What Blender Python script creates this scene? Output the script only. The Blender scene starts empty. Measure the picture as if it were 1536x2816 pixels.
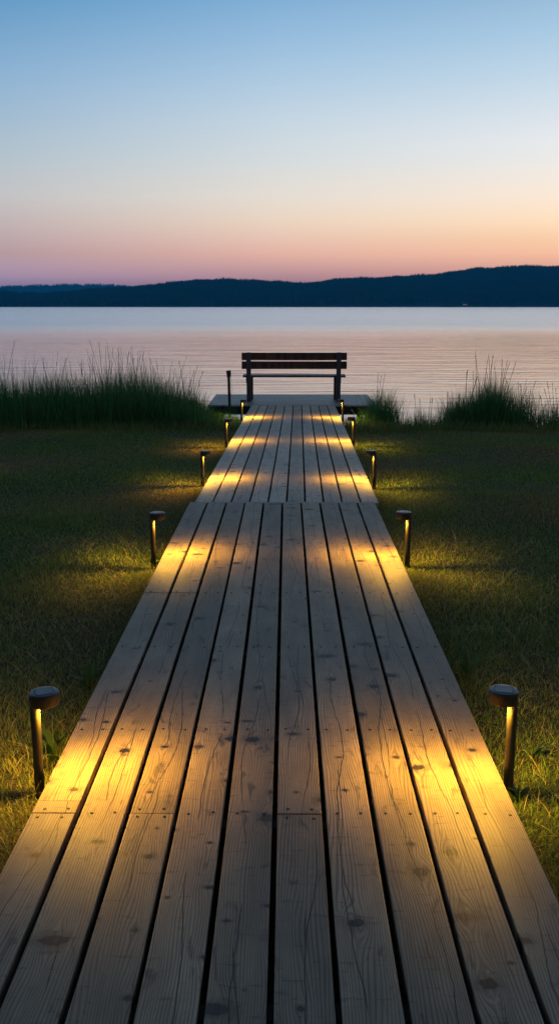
import bpy, bmesh, math, random
import numpy as np
from mathutils import Vector, Matrix
random.seed(7); RNG = np.random.default_rng(11)
R = math.radians
sc = bpy.context.scene
COL = sc.collection

# ------------------------------------------------------------------ camera
CAM_H = 1.62; PITCH = 11.74; FPX = 2733.0; W0, H0 = 1536.0, 2816.0
cd = bpy.data.cameras.new('camera'); cam = bpy.data.objects.new('camera', cd); COL.objects.link(cam)
cam.location = (0, 0, CAM_H); cam.rotation_euler = (R(90 - PITCH), 0, 0)
cd.sensor_fit = 'VERTICAL'; cd.sensor_height = 24; cd.lens = 24 * FPX / H0
cd.clip_start = 0.05; cd.clip_end = 20000
sc.camera = cam
sc.view_settings.view_transform = 'Standard'; sc.view_settings.look = 'None'
sc.view_settings.exposure = 0.0; sc.view_settings.gamma = 1.0
sc.render.engine = 'CYCLES'
sc.cycles.max_bounces = 6; sc.cycles.volume_bounces = 0; sc.cycles.use_denoising = True
try: sc.cycles.sample_clamp_indirect = 4.0
except Exception: pass

def ratio(ypx):                         # metres down per metre forward seen at image row ypx (source pixels)
    v = (ypx - H0 / 2) / FPX; p = R(PITCH)
    return (v * math.cos(p) + math.sin(p)) / (math.cos(p) - v * math.sin(p))
def xat(xpx, y, z):                     # lateral metres at depth y, height z
    p = R(PITCH); zc = y * math.cos(p) + (CAM_H - z) * math.sin(p)
    return (xpx - W0 / 2) / FPX * zc

# ------------------------------------------------------------------ node helpers
def lin(c):
    return tuple(((v / 255) / 12.92 if v / 255 <= 0.04045 else ((v / 255 + 0.055) / 1.055) ** 2.4) for v in c)
class NT:
    def __init__(s, nt): s.nt = nt
    def n(s, t, **kw):
        nd = s.nt.nodes.new(t)
        for k, v in kw.items(): setattr(nd, k, v)
        return nd
    def set(s, sock, v):
        if isinstance(v, bpy.types.NodeSocket): s.nt.links.new(v, sock)
        else: sock.default_value = v
    def m(s, op, a, b=0.0, c=None, clamp=False):
        nd = s.n('ShaderNodeMath', operation=op, use_clamp=clamp)
        s.set(nd.inputs[0], a); s.set(nd.inputs[1], b)
        if c is not None: s.set(nd.inputs[2], c)
        return nd.outputs[0]
    def v(s, op, a, b=(0, 0, 0)):
        nd = s.n('ShaderNodeVectorMath', operation=op)
        s.set(nd.inputs[0], a); s.set(nd.inputs[1], b)
        return nd.outputs['Value'] if op in ('LENGTH', 'DISTANCE', 'DOT_PRODUCT') else nd.outputs[0]
    def sep(s, a):
        nd = s.n('ShaderNodeSeparateXYZ'); s.set(nd.inputs[0], a); return nd.outputs
    def comb(s, x, y, z=0.0):
        nd = s.n('ShaderNodeCombineXYZ'); s.set(nd.inputs[0], x); s.set(nd.inputs[1], y); s.set(nd.inputs[2], z); return nd.outputs[0]
    def noise(s, vec, scale=1.0, detail=2.0, rough=0.5, dist=0.0):
        nd = s.n('ShaderNodeTexNoise'); s.set(nd.inputs['Vector'], vec); nd.inputs['Scale'].default_value = scale
        nd.inputs['Detail'].default_value = detail; nd.inputs['Roughness'].default_value = rough; nd.inputs['Distortion'].default_value = dist
        return nd.outputs['Fac']
    def mr(s, v, a, b, c=0.0, d=1.0, kind='SMOOTHSTEP'):
        nd = s.n('ShaderNodeMapRange', interpolation_type=kind)
        s.set(nd.inputs[0], v); s.set(nd.inputs[1], a); s.set(nd.inputs[2], b); s.set(nd.inputs[3], c); s.set(nd.inputs[4], d)
        return nd.outputs[0]
    def mix(s, f, a, b, mode='MIX'):
        nd = s.n('ShaderNodeMix', data_type='RGBA', blend_type=mode)
        s.set(nd.inputs[0], f)
        for sk, v in ((nd.inputs[6], a), (nd.inputs[7], b)):
            if isinstance(v, tuple) and len(v) == 3: v = (*v, 1)
            s.set(sk, v)
        return nd.outputs[2]
    def mixf(s, f, a, b):
        nd = s.n('ShaderNodeMix', data_type='FLOAT'); s.set(nd.inputs[0], f); s.set(nd.inputs[2], a); s.set(nd.inputs[3], b); return nd.outputs[0]
    def ramp(s, f, stops):
        nd = s.n('ShaderNodeValToRGB'); s.set(nd.inputs[0], f); el = nd.color_ramp.elements
        while len(el) > 1: el.remove(el[-1])
        el[0].position = stops[0][0]; el[0].color = (*stops[0][1], 1)
        for p, c in stops[1:]:
            e = el.new(p); e.color = (*c, 1)
        return nd.outputs[0]
def new_mat(name):
    m = bpy.data.materials.new(name); m.use_nodes = True; nt = m.node_tree; nt.nodes.clear()
    t = NT(nt); out = t.n('ShaderNodeOutputMaterial'); bs = t.n('ShaderNodeBsdfPrincipled')
    nt.links.new(bs.outputs[0], out.inputs[0]); return m, t, bs, out
def bump(t, bs, h, dist, strength=1.0):
    b = t.n('ShaderNodeBump'); b.inputs['Strength'].default_value = strength; b.inputs['Distance'].default_value = dist
    t.set(b.inputs['Height'], h); t.nt.links.new(b.outputs[0], bs.inputs['Normal']); return b

# ------------------------------------------------------------------ world: dusk sky
wd = bpy.data.worlds.new('World'); sc.world = wd; wd.use_nodes = True
wd.node_tree.nodes.clear(); t = NT(wd.node_tree)
def elev(y): return math.degrees(math.atan(-ratio(y)))
ES = 0.30                                # ramp position 1 = sin(elev) .3 ; above that the zenith ramp
# linear values, halved; the background strength is 2
def col_stops(rows):
    out = []
    for y, c in sorted(rows, key=lambda r: -r[0]):
        out.append((max(0, math.sin(R(elev(y)))) / ES, c))
    return out
left = [(0, (0.0517, 0.1594, 0.2878)), (109, (0.0914, 0.1929, 0.3116)), (219, (0.136, 0.2322, 0.3443)), (328, (0.1854, 0.264, 0.3451)), (437, (0.2474, 0.3015, 0.3415)), (547, (0.328, 0.3242, 0.3269)), (612, (0.3438, 0.2892, 0.287)), (700, (0.3569, 0.2401, 0.2382)), (765, (0.4149, 0.2705, 0.3621)), (840, (0.2469, 0.1805, 0.3361))]
mid = [(0, (0.1137, 0.2223, 0.3493)), (109, (0.164, 0.2682, 0.3839)), (219, (0.2267, 0.3176, 0.405)), (328, (0.3065, 0.367, 0.4196)), (437, (0.3785, 0.4048, 0.4114)), (547, (0.485, 0.4369, 0.3821)), (612, (0.5427, 0.4219, 0.3256)), (700, (0.6005, 0.3336, 0.2557)), (765, (0.5011, 0.2512, 0.2488)), (840, (0.3701, 0.1644, 0.2086))]
right = [(0, (0.1573, 0.255, 0.3531)), (109, (0.2105, 0.3121, 0.4051)), (219, (0.2871, 0.3661, 0.435)), (328, (0.3849, 0.4238, 0.4573)), (400, (0.4586, 0.4656, 0.4769)), (437, (0.4742, 0.4743, 0.4642)), (547, (0.5974, 0.4939, 0.4031)), (612, (0.6641, 0.4834, 0.3214)), (660, (0.6791, 0.4267, 0.2488)), (700, (0.7379, 0.3955, 0.2367)), (765, (0.6509, 0.29, 0.2075)), (840, (0.5508, 0.2258, 0.1829))]
ZEN_GAIN = 1.0
tc = t.n('ShaderNodeTexCoord'); d = t.v('NORMALIZE', tc.outputs['Generated']); dx, dy, dz = t.sep(d)[:3]
f = t.m('DIVIDE', dz, ES, clamp=True)
rl, rm, rr = t.ramp(f, col_stops(left)), t.ramp(f, col_stops(mid)), t.ramp(f, col_stops(right))
az = t.m('ARCTAN2', dx, dy)              # 0 straight ahead, + to the right
A0 = R(15.5)
c1 = t.mix(t.mr(az, -A0, 0.0, 0, 1, 'LINEAR'), rl, rm)
c2 = t.mix(t.mr(az, 0.0, A0, 0, 1, 'LINEAR'), c1, rr)
# higher sky: deepening blue to the zenith; sky behind the viewer is darker, the glow lies ahead right
zen = t.ramp(t.m('MULTIPLY', dz, 1.0), [(0.27, (0.118, 0.223, 0.338)), (0.45, (0.080, 0.145, 0.225)), (0.7, (0.042, 0.073, 0.125)), (1.0, (0.025, 0.044, 0.078))])
c3 = t.mix(t.mr(dz, 0.268, 0.42, 0, 1), c2, zen)
dark = t.mr(dy, 0.6, -0.7, 1.0, 0.34)
c4 = t.v('SCALE', c3); c4n = c4.node; t.set(c4n.inputs['Scale'], dark)
bg = t.n('ShaderNodeBackground'); t.set(bg.inputs[0], c4); bg.inputs[1].default_value = 2.0
sky = t.n('ShaderNodeTexSky', sky_type='NISHITA'); sky.sun_disc = False; sky.sun_elevation = R(-1.0); sky.sun_rotation = R(50)
bg2 = t.n('ShaderNodeBackground'); t.set(bg2.inputs[0], sky.outputs[0]); bg2.inputs[1].default_value = 0.05
ad = t.n('ShaderNodeAddShader'); wo = t.n('ShaderNodeOutputWorld')
wd.node_tree.links.new(bg.outputs[0], ad.inputs[0]); wd.node_tree.links.new(bg2.outputs[0], ad.inputs[1]); wd.node_tree.links.new(ad.outputs[0], wo.inputs[0])

# ------------------------------------------------------------------ object helpers
def empty(name, loc=(0, 0, 0), rot=(0, 0, 0)):
    o = bpy.data.objects.new(name, None); COL.objects.link(o); o.location = loc; o.rotation_euler = rot
    o.empty_display_size = 0.1; return o
def tag(o, label=None, cat=None, group=None, kind=None):
    if label: o['label'] = label
    if cat: o['category'] = cat
    if group: o['group'] = group
    if kind: o['kind'] = kind
    return o
def link_mesh(name, me, mat, parent=None, loc=(0, 0, 0)):
    o = bpy.data.objects.new(name, me); COL.objects.link(o); o.location = loc
    if mat: me.materials.append(mat)
    if parent: o.parent = parent
    return o
def box_bm(bm, x0, x1, y0, y1, z0, z1, bev=0.0, seg=2):
    r = bmesh.ops.create_cube(bm, size=1.0)
    vs = r['verts']
    bmesh.ops.scale(bm, vec=(x1 - x0, y1 - y0, z1 - z0), verts=vs)
    bmesh.ops.translate(bm, vec=((x0 + x1) / 2, (y0 + y1) / 2, (z0 + z1) / 2), verts=vs)
    if bev > 0:
        es = list({e for v_ in vs for e in v_.link_edges})
        bmesh.ops.bevel(bm, geom=es, offset=bev, segments=seg, affect='EDGES', profile=0.6)
    return vs
def bm_obj(name, bm, mat, parent=None, loc=(0, 0, 0), smooth=False):
    me = bpy.data.meshes.new(name); bm.to_mesh(me); bm.free()
    if smooth:
        for p in me.polygons: p.use_smooth = True
    return link_mesh(name, me, mat, parent, loc)
def box(name, x0, x1, y0, y1, z0, z1, mat, parent=None, bev=0.003, loc=(0, 0, 0), seg=2):
    bm = bmesh.new(); box_bm(bm, x0, x1, y0, y1, z0, z1, bev, seg); return bm_obj(name, bm, mat, parent, loc)
def lathe(name, prof, mat, parent=None, loc=(0, 0, 0), n=48, sharp=True):
    bm = bmesh.new(); rings = []
    for r, z in prof:
        if r < 1e-6: rings.append([bm.verts.new((0, 0, z))])
        else: rings.append([bm.verts.new((r * math.cos(2 * math.pi * k / n), r * math.sin(2 * math.pi * k / n), z)) for k in range(n)])
    for a, b in zip(rings, rings[1:]):
        for k in range(n):
            k2 = (k + 1) % n
            if len(a) == 1 and len(b) == 1: continue
            if len(a) == 1: bm.faces.new((a[0], b[k], b[k2]))
            elif len(b) == 1: bm.faces.new((a[k], b[0], a[k2]))
            else: bm.faces.new((a[k], b[k], b[k2], a[k2]))
    bmesh.ops.recalc_face_normals(bm, faces=bm.faces)
    o = bm_obj(name, bm, mat, parent, loc, smooth=True)
    try: o.data.set_sharp_from_angle(angle=R(40))
    except Exception: pass
    return o
def np_mesh(name, verts, quads, colors=None):
    me = bpy.data.meshes.new(name); nv = len(verts); nq = len(quads); k = quads.shape[1]
    me.vertices.add(nv); me.vertices.foreach_set('co', verts.astype(np.float32).ravel())
    me.loops.add(nq * k); me.loops.foreach_set('vertex_index', quads.astype(np.int32).ravel())
    me.polygons.add(nq); me.polygons.foreach_set('loop_start', (np.arange(nq) * k).astype(np.int32))
    me.polygons.foreach_set('loop_total', np.full(nq, k, np.int32))
    me.update(calc_edges=True)
    if colors is not None:
        at = me.color_attributes.new('tint', 'FLOAT_COLOR', 'POINT')
        c = np.ones((nv, 4), np.float32); c[:, :3] = colors; at.data.foreach_set('color', c.ravel())
    me.validate(); return me
def blades(base, h, w, az, lean, bend, nseg, col, face=None, power=1.5):
    """Curved tapering leaf blades: returns verts, quads, colours."""
    N = len(base); tt = np.linspace(0, 1, nseg + 1)
    th = lean[:, None] + bend[:, None] * tt[None, :] ** 1.3
    ds = (h / nseg)[:, None]
    r = np.concatenate([np.zeros((N, 1)), np.cumsum(np.sin(th[:, :-1]) * ds, 1)], 1)
    z = np.concatenate([np.zeros((N, 1)), np.cumsum(np.cos(th[:, :-1]) * ds, 1)], 1)
    cx = base[:, 0:1] + r * np.cos(az)[:, None]; cy = base[:, 1:2] + r * np.sin(az)[:, None]; cz = base[:, 2:3] + z
    fa = az + math.pi / 2 if face is None else face
    wt = (w[:, None] * 0.5) * np.maximum(1 - tt[None, :] ** power, 0.06)
    ox = np.cos(fa)[:, None] * wt; oy = np.sin(fa)[:, None] * wt
    V = np.stack([np.stack([cx - ox, cy - oy, cz], 2), np.stack([cx + ox, cy + oy, cz], 2)], 2).reshape(-1, 3)
    i0 = (np.arange(N) * (nseg + 1) * 2)[:, None] + np.arange(nseg)[None, :] * 2
    Q = np.stack([i0, i0 + 1, i0 + 3, i0 + 2], 2).reshape(-1, 4)
    C = np.repeat(col, (nseg + 1) * 2, 0)
    return V, Q, C
def merge(parts):
    V, Q, C, o = [], [], [], 0
    for v, q, c in parts:
        V.append(v); Q.append(q + o); C.append(c); o += len(v)
    return np.concatenate(V), np.concatenate(Q), np.concatenate(C)

# ------------------------------------------------------------------ materials
def wood_mat(name, base_a, base_b, rough=0.72, knots=1.0, along='Y'):
    m, t, bs, out = new_mat(name)
    tc = t.n('ShaderNodeTexCoord'); s = t.sep(tc.outputs['Object'])
    at = t.n('ShaderNodeAttribute', attribute_type='OBJECT', attribute_name='seed'); sd = at.outputs['Fac']
    x, y = (s[0], s[1]) if along == 'Y' else (s[1], s[0])
    X = t.m('ADD', x, t.m('MULTIPLY', sd, 7.31)); Y = t.m('ADD', y, t.m('MULTIPLY', sd, 23.7))
    # knots: voronoi cells, metric offset from the knot centre
    SX, SY = 0.11, 0.30
    vec = t.comb(t.m('DIVIDE', X, SX), t.m('DIVIDE', Y, SY), 0.0)
    vo = t.n('ShaderNodeTexVoronoi', voronoi_dimensions='2D', feature='F1'); t.set(vo.inputs['Vector'], vec); vo.inputs['Scale'].default_value = 1.0
    vo.inputs['Randomness'].default_value = 0.9
    dlt = t.sep(t.v('SUBTRACT', vec, vo.outputs['Position']))
    kx = t.m('MULTIPLY', dlt[0], SX); ky = t.m('MULTIPLY', dlt[1], SY)
    rc = t.sep(vo.outputs['Color'])
    has = t.m('GREATER_THAN', rc[0], 0.52)
    rad = t.m('MULTIPLY', t.m('MULTIPLY_ADD', t.m('POWER', rc[1], 2.0), 0.019, 0.0055), has)
    wob = t.noise(t.comb(t.m('MULTIPLY', X, 40), t.m('MULTIPLY', Y, 40)), 1.0, 2)
    wide = t.m('MULTIPLY_ADD', t.m('FRACT', t.m('MULTIPLY', rc[1], 7.7)), 0.75, 0.25)
    rho = t.m('SQRT', t.m('ADD', t.m('MULTIPLY', t.m('MULTIPLY', kx, kx), wide), t.m('MULTIPLY', ky, ky)))
    rho = t.m('MULTIPLY', rho, t.m('MULTIPLY_ADD', wob, 1.2, 0.4))
    # grain flows round the knot (stream function of a cylinder), fading out with distance
    rr2 = t.m('ADD', t.m('MULTIPLY', kx, kx), t.m('MULTIPLY', t.m('MULTIPLY', ky, ky), 0.12))
    R2 = t.m('MULTIPLY', t.m('MULTIPLY', rad, rad), 2.4)
    fl = t.m('DIVIDE', R2, t.m('ADD', rr2, t.m('MULTIPLY', R2, 0.5)))
    win = t.mr(t.v('LENGTH', t.comb(dlt[0], dlt[1])), 0.15, 0.6, 1, 0)
    psi = t.m('SUBTRACT', X, t.m('MULTIPLY', t.m('MULTIPLY', kx, fl), t.m('MULTIPLY', win, 0.85)))
    wav = t.noise(t.comb(t.m('MULTIPLY', X, 6), t.m('MULTIPLY', Y, 0.8)), 1.0, 2)
    g = t.m('MULTIPLY_ADD', wav, 0.11, psi)
    ring = t.m('SINE', t.m('MULTIPLY', g, 700))
    ring = t.mr(ring, -0.2, 1.0, 0, 1)
    rstr = t.noise(t.comb(t.m('MULTIPLY', g, 60), t.m('MULTIPLY', Y, 1.2)), 1.0, 3)
    fib = t.noise(t.comb(t.m('MULTIPLY', g, 620), t.m('MULTIPLY', Y, 7)), 1.0, 3, 0.6)
    blot = t.noise(t.comb(t.m('MULTIPLY', X, 9), t.m('MULTIPLY', Y, 2.6)), 1.0, 4, 0.6)
    cross = t.noise(t.comb(t.m('MULTIPLY', X, 12), t.m('MULTIPLY', Y, 45)), 1.0, 3, 0.6)
    c = t.mix(t.mr(blot, 0.25, 0.75, 0, 1), base_a, base_b)
    tone = t.m('MULTIPLY_ADD', t.m('FRACT', t.m('MULTIPLY', sd, 37.7)), 0.42, 0.76)
    k = t.m('MULTIPLY', tone, t.m('SUBTRACT', 1.0, t.m('MULTIPLY', ring, t.m('MULTIPLY', rstr, 0.88))))
    k = t.m('MULTIPLY', k, t.m('MULTIPLY_ADD', fib, 1.0, 0.5))
    k = t.m('MULTIPLY', k, t.mr(cross, 0.58, 0.70, 1.0, 0.62))
    # knot: dark rim, brown heart with rings, smudge round it
    kin = t.mr(rho, t.m('MULTIPLY', rad, 0.85), t.m('ADD', rad, 0.0015), 1, 0)
    kin = t.m('MULTIPLY', kin, has)
    kring = t.m('MULTIPLY_ADD', t.m('SINE', t.m('MULTIPLY', rho, 1400)), 0.25, 0.75)
    kd = t.m('MULTIPLY_ADD', rc[2], 0.32, 0.04)
    k = t.m('MULTIPLY', k, t.mixf(kin, 1.0, t.m('MULTIPLY', kring, kd)))
    sm = t.m('MULTIPLY', t.mr(rho, rad, t.m('MULTIPLY', rad, 2.6), 0.38, 0.0), has)
    k = t.m('MULTIPLY', k, t.m('SUBTRACT', 1.0, sm))
    # drying checks: long thin cracks along the grain
    def crackline(ph, amp, lo):
        w1 = t.noise(t.comb(t.m('MULTIPLY', Y, 0.9), ph), 1.0, 1); w2 = t.noise(t.comb(t.m('MULTIPLY', Y, 9.0), ph + 2), 1.0, 2)
        w3 = t.noise(t.comb(t.m('MULTIPLY', Y, 1.3), ph + 5), 1.0, 2)
        cx_ = t.m('ADD', t.m('MULTIPLY', t.m('SUBTRACT', w1, 0.5), amp), t.m('MULTIPLY', t.m('SUBTRACT', w2, 0.5), 0.014))
        dd = t.m('ABSOLUTE', t.m('SUBTRACT', t.m('SUBTRACT', x, cx_), t.m('MULTIPLY', t.m('SUBTRACT', t.m('FRACT', t.m('MULTIPLY', sd, 9.1 + ph)), 0.5), 0.05)))
        wd_ = t.mr(w3, lo, lo + 0.12, 0.0, 0.0016)
        return t.mr(dd, t.m('MULTIPLY', wd_, 0.5), wd_, 1, 0) if False else t.m('MULTIPLY', t.mr(dd, 0.0007, 0.0026, 1, 0), t.mr(w3, lo, lo + 0.06, 0, 1))
    crack = t.m('MAXIMUM', crackline(3.3, 0.16, 0.44), crackline(13.7, 0.22, 0.52))
    k = t.m('MULTIPLY', k, t.m('SUBTRACT', 1.0, t.m('MULTIPLY', crack, 0.97)))
    st = t.noise(t.comb(t.m('MULTIPLY', X, 22), t.m('MULTIPLY', Y, 7.5), 5.5), 1.0, 3, 0.55, 0.6)     # smudges and water stains
    k = t.m('MULTIPLY', k, t.mr(st, 0.60, 0.74, 1.0, 0.45))
    k = t.m('MULTIPLY', k, t.mr(t.noise(t.comb(t.m('MULTIPLY', X, 3), t.m('MULTIPLY', Y, 1.1), 7.7), 1.0, 3), 0.3, 0.7, 0.82, 1.14))
    cs = t.v('SCALE', c); t.set(cs.node.inputs['Scale'], k)
    t.set(bs.inputs['Base Color'], cs)
    bs.inputs['Roughness'].default_value = rough; bs.inputs['Specular IOR Level'].default_value = 0.5; bs.inputs['IOR'].default_value = 1.5
    hgt = t.m('SUBTRACT', t.m('MULTIPLY', fib, 0.5), t.m('MULTIPLY', ring, 0.25))
    hgt = t.m('ADD', hgt, t.m('MULTIPLY', t.noise(t.comb(t.m('MULTIPLY', X, 25), t.m('MULTIPLY', Y, 6)), 1, 2), 1.2))
    bump(t, bs, hgt, 0.0012, 0.9)
    return m
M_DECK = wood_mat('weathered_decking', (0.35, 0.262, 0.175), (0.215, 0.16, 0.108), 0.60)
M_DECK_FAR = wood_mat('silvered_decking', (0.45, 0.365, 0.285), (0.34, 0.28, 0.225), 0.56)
M_PLAT = wood_mat('platform_decking', (0.34, 0.325, 0.30), (0.25, 0.24, 0.225), 0.5, along='X')
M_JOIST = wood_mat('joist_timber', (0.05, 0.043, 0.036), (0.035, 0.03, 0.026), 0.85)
M_SLAT = wood_mat('dark_bench_timber', (0.10, 0.04, 0.023), (0.065, 0.027, 0.016), 0.6, along='X')
M_SEAT = wood_mat('grey_bench_seat', (0.09, 0.09, 0.09), (0.06, 0.06, 0.06), 0.45, along='X')
def plain(name, c, rough, metal=0.0, nscale=0.0, namp=0.2, bumpd=0.0):
    m, t, bs, out = new_mat(name)
    if nscale:
        tc = t.n('ShaderNodeTexCoord'); nz = t.noise(tc.outputs['Object'], nscale, 4, 0.6)
        t.set(bs.inputs['Base Color'], t.mix(nz, tuple(v * (1 - namp) for v in c), tuple(v * (1 + namp) for v in c)))
        t.set(bs.inputs['Roughness'], t.mr(nz, 0.3, 0.7, rough * 0.85, min(1, rough * 1.15)))
        if bumpd: bump(t, bs, nz, bumpd)
    else:
        bs.inputs['Base Color'].default_value = (*c, 1); bs.inputs['Roughness'].default_value = rough
    bs.inputs['Metallic'].default_value = metal
    return m
M_LAMP = plain('bronze_powder_coat', (0.017, 0.0145, 0.012), 0.45, 0.0, 60, 0.12, 0.0002)
M_LAMPTOP = plain('lamp_cap_grey', (0.03, 0.048, 0.07), 0.38, 0.0, 40, 0.15)
M_PANEL = plain('solar_cell', (0.025, 0.042, 0.064), 0.36, 0.0, 30, 0.25)
M_GROOVE = plain('panel_groove', (0.01, 0.01, 0.012), 0.6)
M_SCREW = plain('rusty_screw', (0.016, 0.011, 0.008), 0.55, 0.4, 300, 0.4)
M_POST = plain('charcoal_post', (0.045, 0.05, 0.058), 0.5, 0.0, 14, 0.2, 0.0005)
M_BOXPOST = plain('brown_post', (0.04, 0.034, 0.03), 0.7, 0.0, 14, 0.3, 0.0005)
m, t, bs, out = new_mat('warm_led'); em = t.n('ShaderNodeEmission'); em.inputs[0].default_value = (1, 0.62, 0.2, 1); em.inputs[1].default_value = 14
t.nt.links.new(em.outputs[0], out.inputs[0]); M_LED = m
m.cycles.emission_sampling = 'NONE'

def leaf_mat(name, rough=0.55, trans=0.35, gain=1.0):
    m, t, bs, out = new_mat(name)
    at = t.n('ShaderNodeAttribute', attribute_type='GEOMETRY', attribute_name='tint')
    bs.inputs['Roughness'].default_value = rough; bs.inputs['Specular IOR Level'].default_value = 0.25
    t.set(bs.inputs['Base Color'], at.outputs['Color'])
    tr = t.n('ShaderNodeBsdfTranslucent'); t.set(tr.inputs[0], at.outputs['Color'])
    mx = t.n('ShaderNodeMixShader'); mx.inputs[0].default_value = trans
    t.nt.links.new(bs.outputs[0], mx.inputs[1]); t.nt.links.new(tr.outputs[0], mx.inputs[2]); t.nt.links.new(mx.outputs[0], out.inputs[0])
    return m
M_GRASS = leaf_mat('lawn_blades'); M_REED = leaf_mat('reed_blades', 0.5, 0.25)

# soil under the lawn
m, t, bs, out = new_mat('lawn_soil'); tc = t.n('ShaderNodeTexCoord'); P = tc.outputs['Object']
n1 = t.noise(P, 1.2, 4); n2 = t.noise(P, 45, 4, 0.7)
c = t.mix(t.mr(n1, 0.35, 0.65), (0.03, 0.036, 0.013), (0.045, 0.038, 0.02)); c = t.mix(n2, c, (0.008, 0.009, 0.005))
t.set(bs.inputs['Base Color'], c); bs.inputs['Roughness'].default_value = 0.95; bump(t, bs, n2, 0.03); M_SOIL = m

# lake water
m, t, bs, out = new_mat('lake_water'); tc = t.n('ShaderNodeTexCoord'); s = t.sep(tc.outputs['Object']); x, y = s[0], s[1]
WIND0, WIND1 = 58.0, 125.0
edge = t.noise(t.comb(t.m('MULTIPLY', x, 0.02), t.m('MULTIPLY', y, 0.05)), 1.0, 3)
wind = t.mr(t.m('MULTIPLY_ADD', edge, 40.0, t.m('SUBTRACT', y, 20.0)), WIND0, WIND1, 0, 1)
sw1 = t.noise(t.comb(t.m('MULTIPLY', x, 0.30), t.m('MULTIPLY', y, 1.5)), 1.0, 2, 0.5, 0.3)
sw2 = t.noise(t.comb(t.m('MULTIPLY', x, 0.9), t.m('MULTIPLY', y, 4.2), 4.0), 1.0, 2, 0.5, 0.4)
sw3 = t.noise(t.comb(t.m('MULTIPLY', x, 0.10), t.m('MULTIPLY', y, 0.45), 8.0), 1.0, 2, 0.5, 0.3)
hh = t.m('ADD', t.m('MULTIPLY', sw1, 0.030), t.m('ADD', t.m('MULTIPLY', sw2, 0.0055), t.m('MULTIPLY', sw3, 0.030)))
t.nt.nodes.remove(bs)
gl = t.n('ShaderNodeBsdfGlossy'); df = t.n('ShaderNodeBsdfDiffuse'); fr = t.n('ShaderNodeFresnel'); fr.inputs['IOR'].default_value = 2.0
gl.inputs['Color'].default_value = (1.0, 0.975, 0.965, 1); t.set(gl.inputs['Roughness'], t.mixf(wind, 0.11, 0.26))
bump(t, gl, hh, 1.0, 0.9); df.inputs['Color'].default_value = (0.012, 0.028, 0.035, 1)
mx = t.n('ShaderNodeMixShader'); t.set(mx.inputs[0], fr.outputs[0])
t.nt.links.new(df.outputs[0], mx.inputs[1]); t.nt.links.new(gl.outputs[0], mx.inputs[2]); t.nt.links.new(mx.outputs[0], out.inputs[0])
M_WATER = m

m, t, bs, out = new_mat('forest_foliage'); tc = t.n('ShaderNodeTexCoord'); n1 = t.noise(tc.outputs['Object'], 0.02, 3)
t.set(bs.inputs['Base Color'], t.mix(t.mr(n1, 0.3, 0.7), (0.012, 0.030, 0.020), (0.020, 0.045, 0.026))); bs.inputs['Roughness'].default_value = 0.9
bs.inputs['Specular IOR Level'].default_value = 0.1; M_FOREST = m

# ------------------------------------------------------------------ terrain, water
def ground_z(x, y):
    x = np.asarray(x, float); y = np.asarray(y, float)
    z = -0.105 - 0.0059 * np.clip(y, -60, 8.5) - 0.0184 * np.clip(y - 8.5, 0, 7.2)
    lip = 15.8 + 0.25 * np.sin(x * 0.7 + 1) + 0.1 * np.sin(x * 2.3) - 0.03 * np.abs(x)
    z = z - 0.62 * np.clip((y - lip) / 3.2, 0, 1.6) ** 1.15
    z = z + 0.012 * np.sin(x * 2.1 + y) + 0.01 * np.sin(y * 1.7 - x * 0.8) * np.clip(np.abs(x) - 1, 0, 1)
    return z
xs = np.unique(np.concatenate([np.linspace(-400, -12, 20), np.linspace(-12, 12, 97), np.linspace(12, 400, 20)]))
ys = np.unique(np.concatenate([np.linspace(-400, -3, 20), np.linspace(-3, 24, 109), np.array([26, 30, 40])]))
gx, gy = np.meshgrid(xs, ys); V = np.stack([gx.ravel(), gy.ravel(), np.maximum(ground_z(gx.ravel(), gy.ravel()), -2.0)], 1)
nx = len(xs); i = (np.arange(len(ys) - 1)[:, None] * nx + np.arange(nx - 1)[None, :]).ravel()
Q = np.stack([i, i + 1, i + nx + 1, i + nx], 1)
g = link_mesh('lawn_ground', np_mesh('lawn_ground', V, Q), M_SOIL); tag(g, kind='structure')
WZ = -0.60
wv = np.array([[-3590, 15, WZ], [3590, 15, WZ], [3590, 4440, WZ], [-3590, 4440, WZ]], float)
wtr = link_mesh('lake_water', np_mesh('lake_water', wv, np.array([[0, 1, 2, 3]])), M_WATER); tag(wtr, kind='structure')

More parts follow.
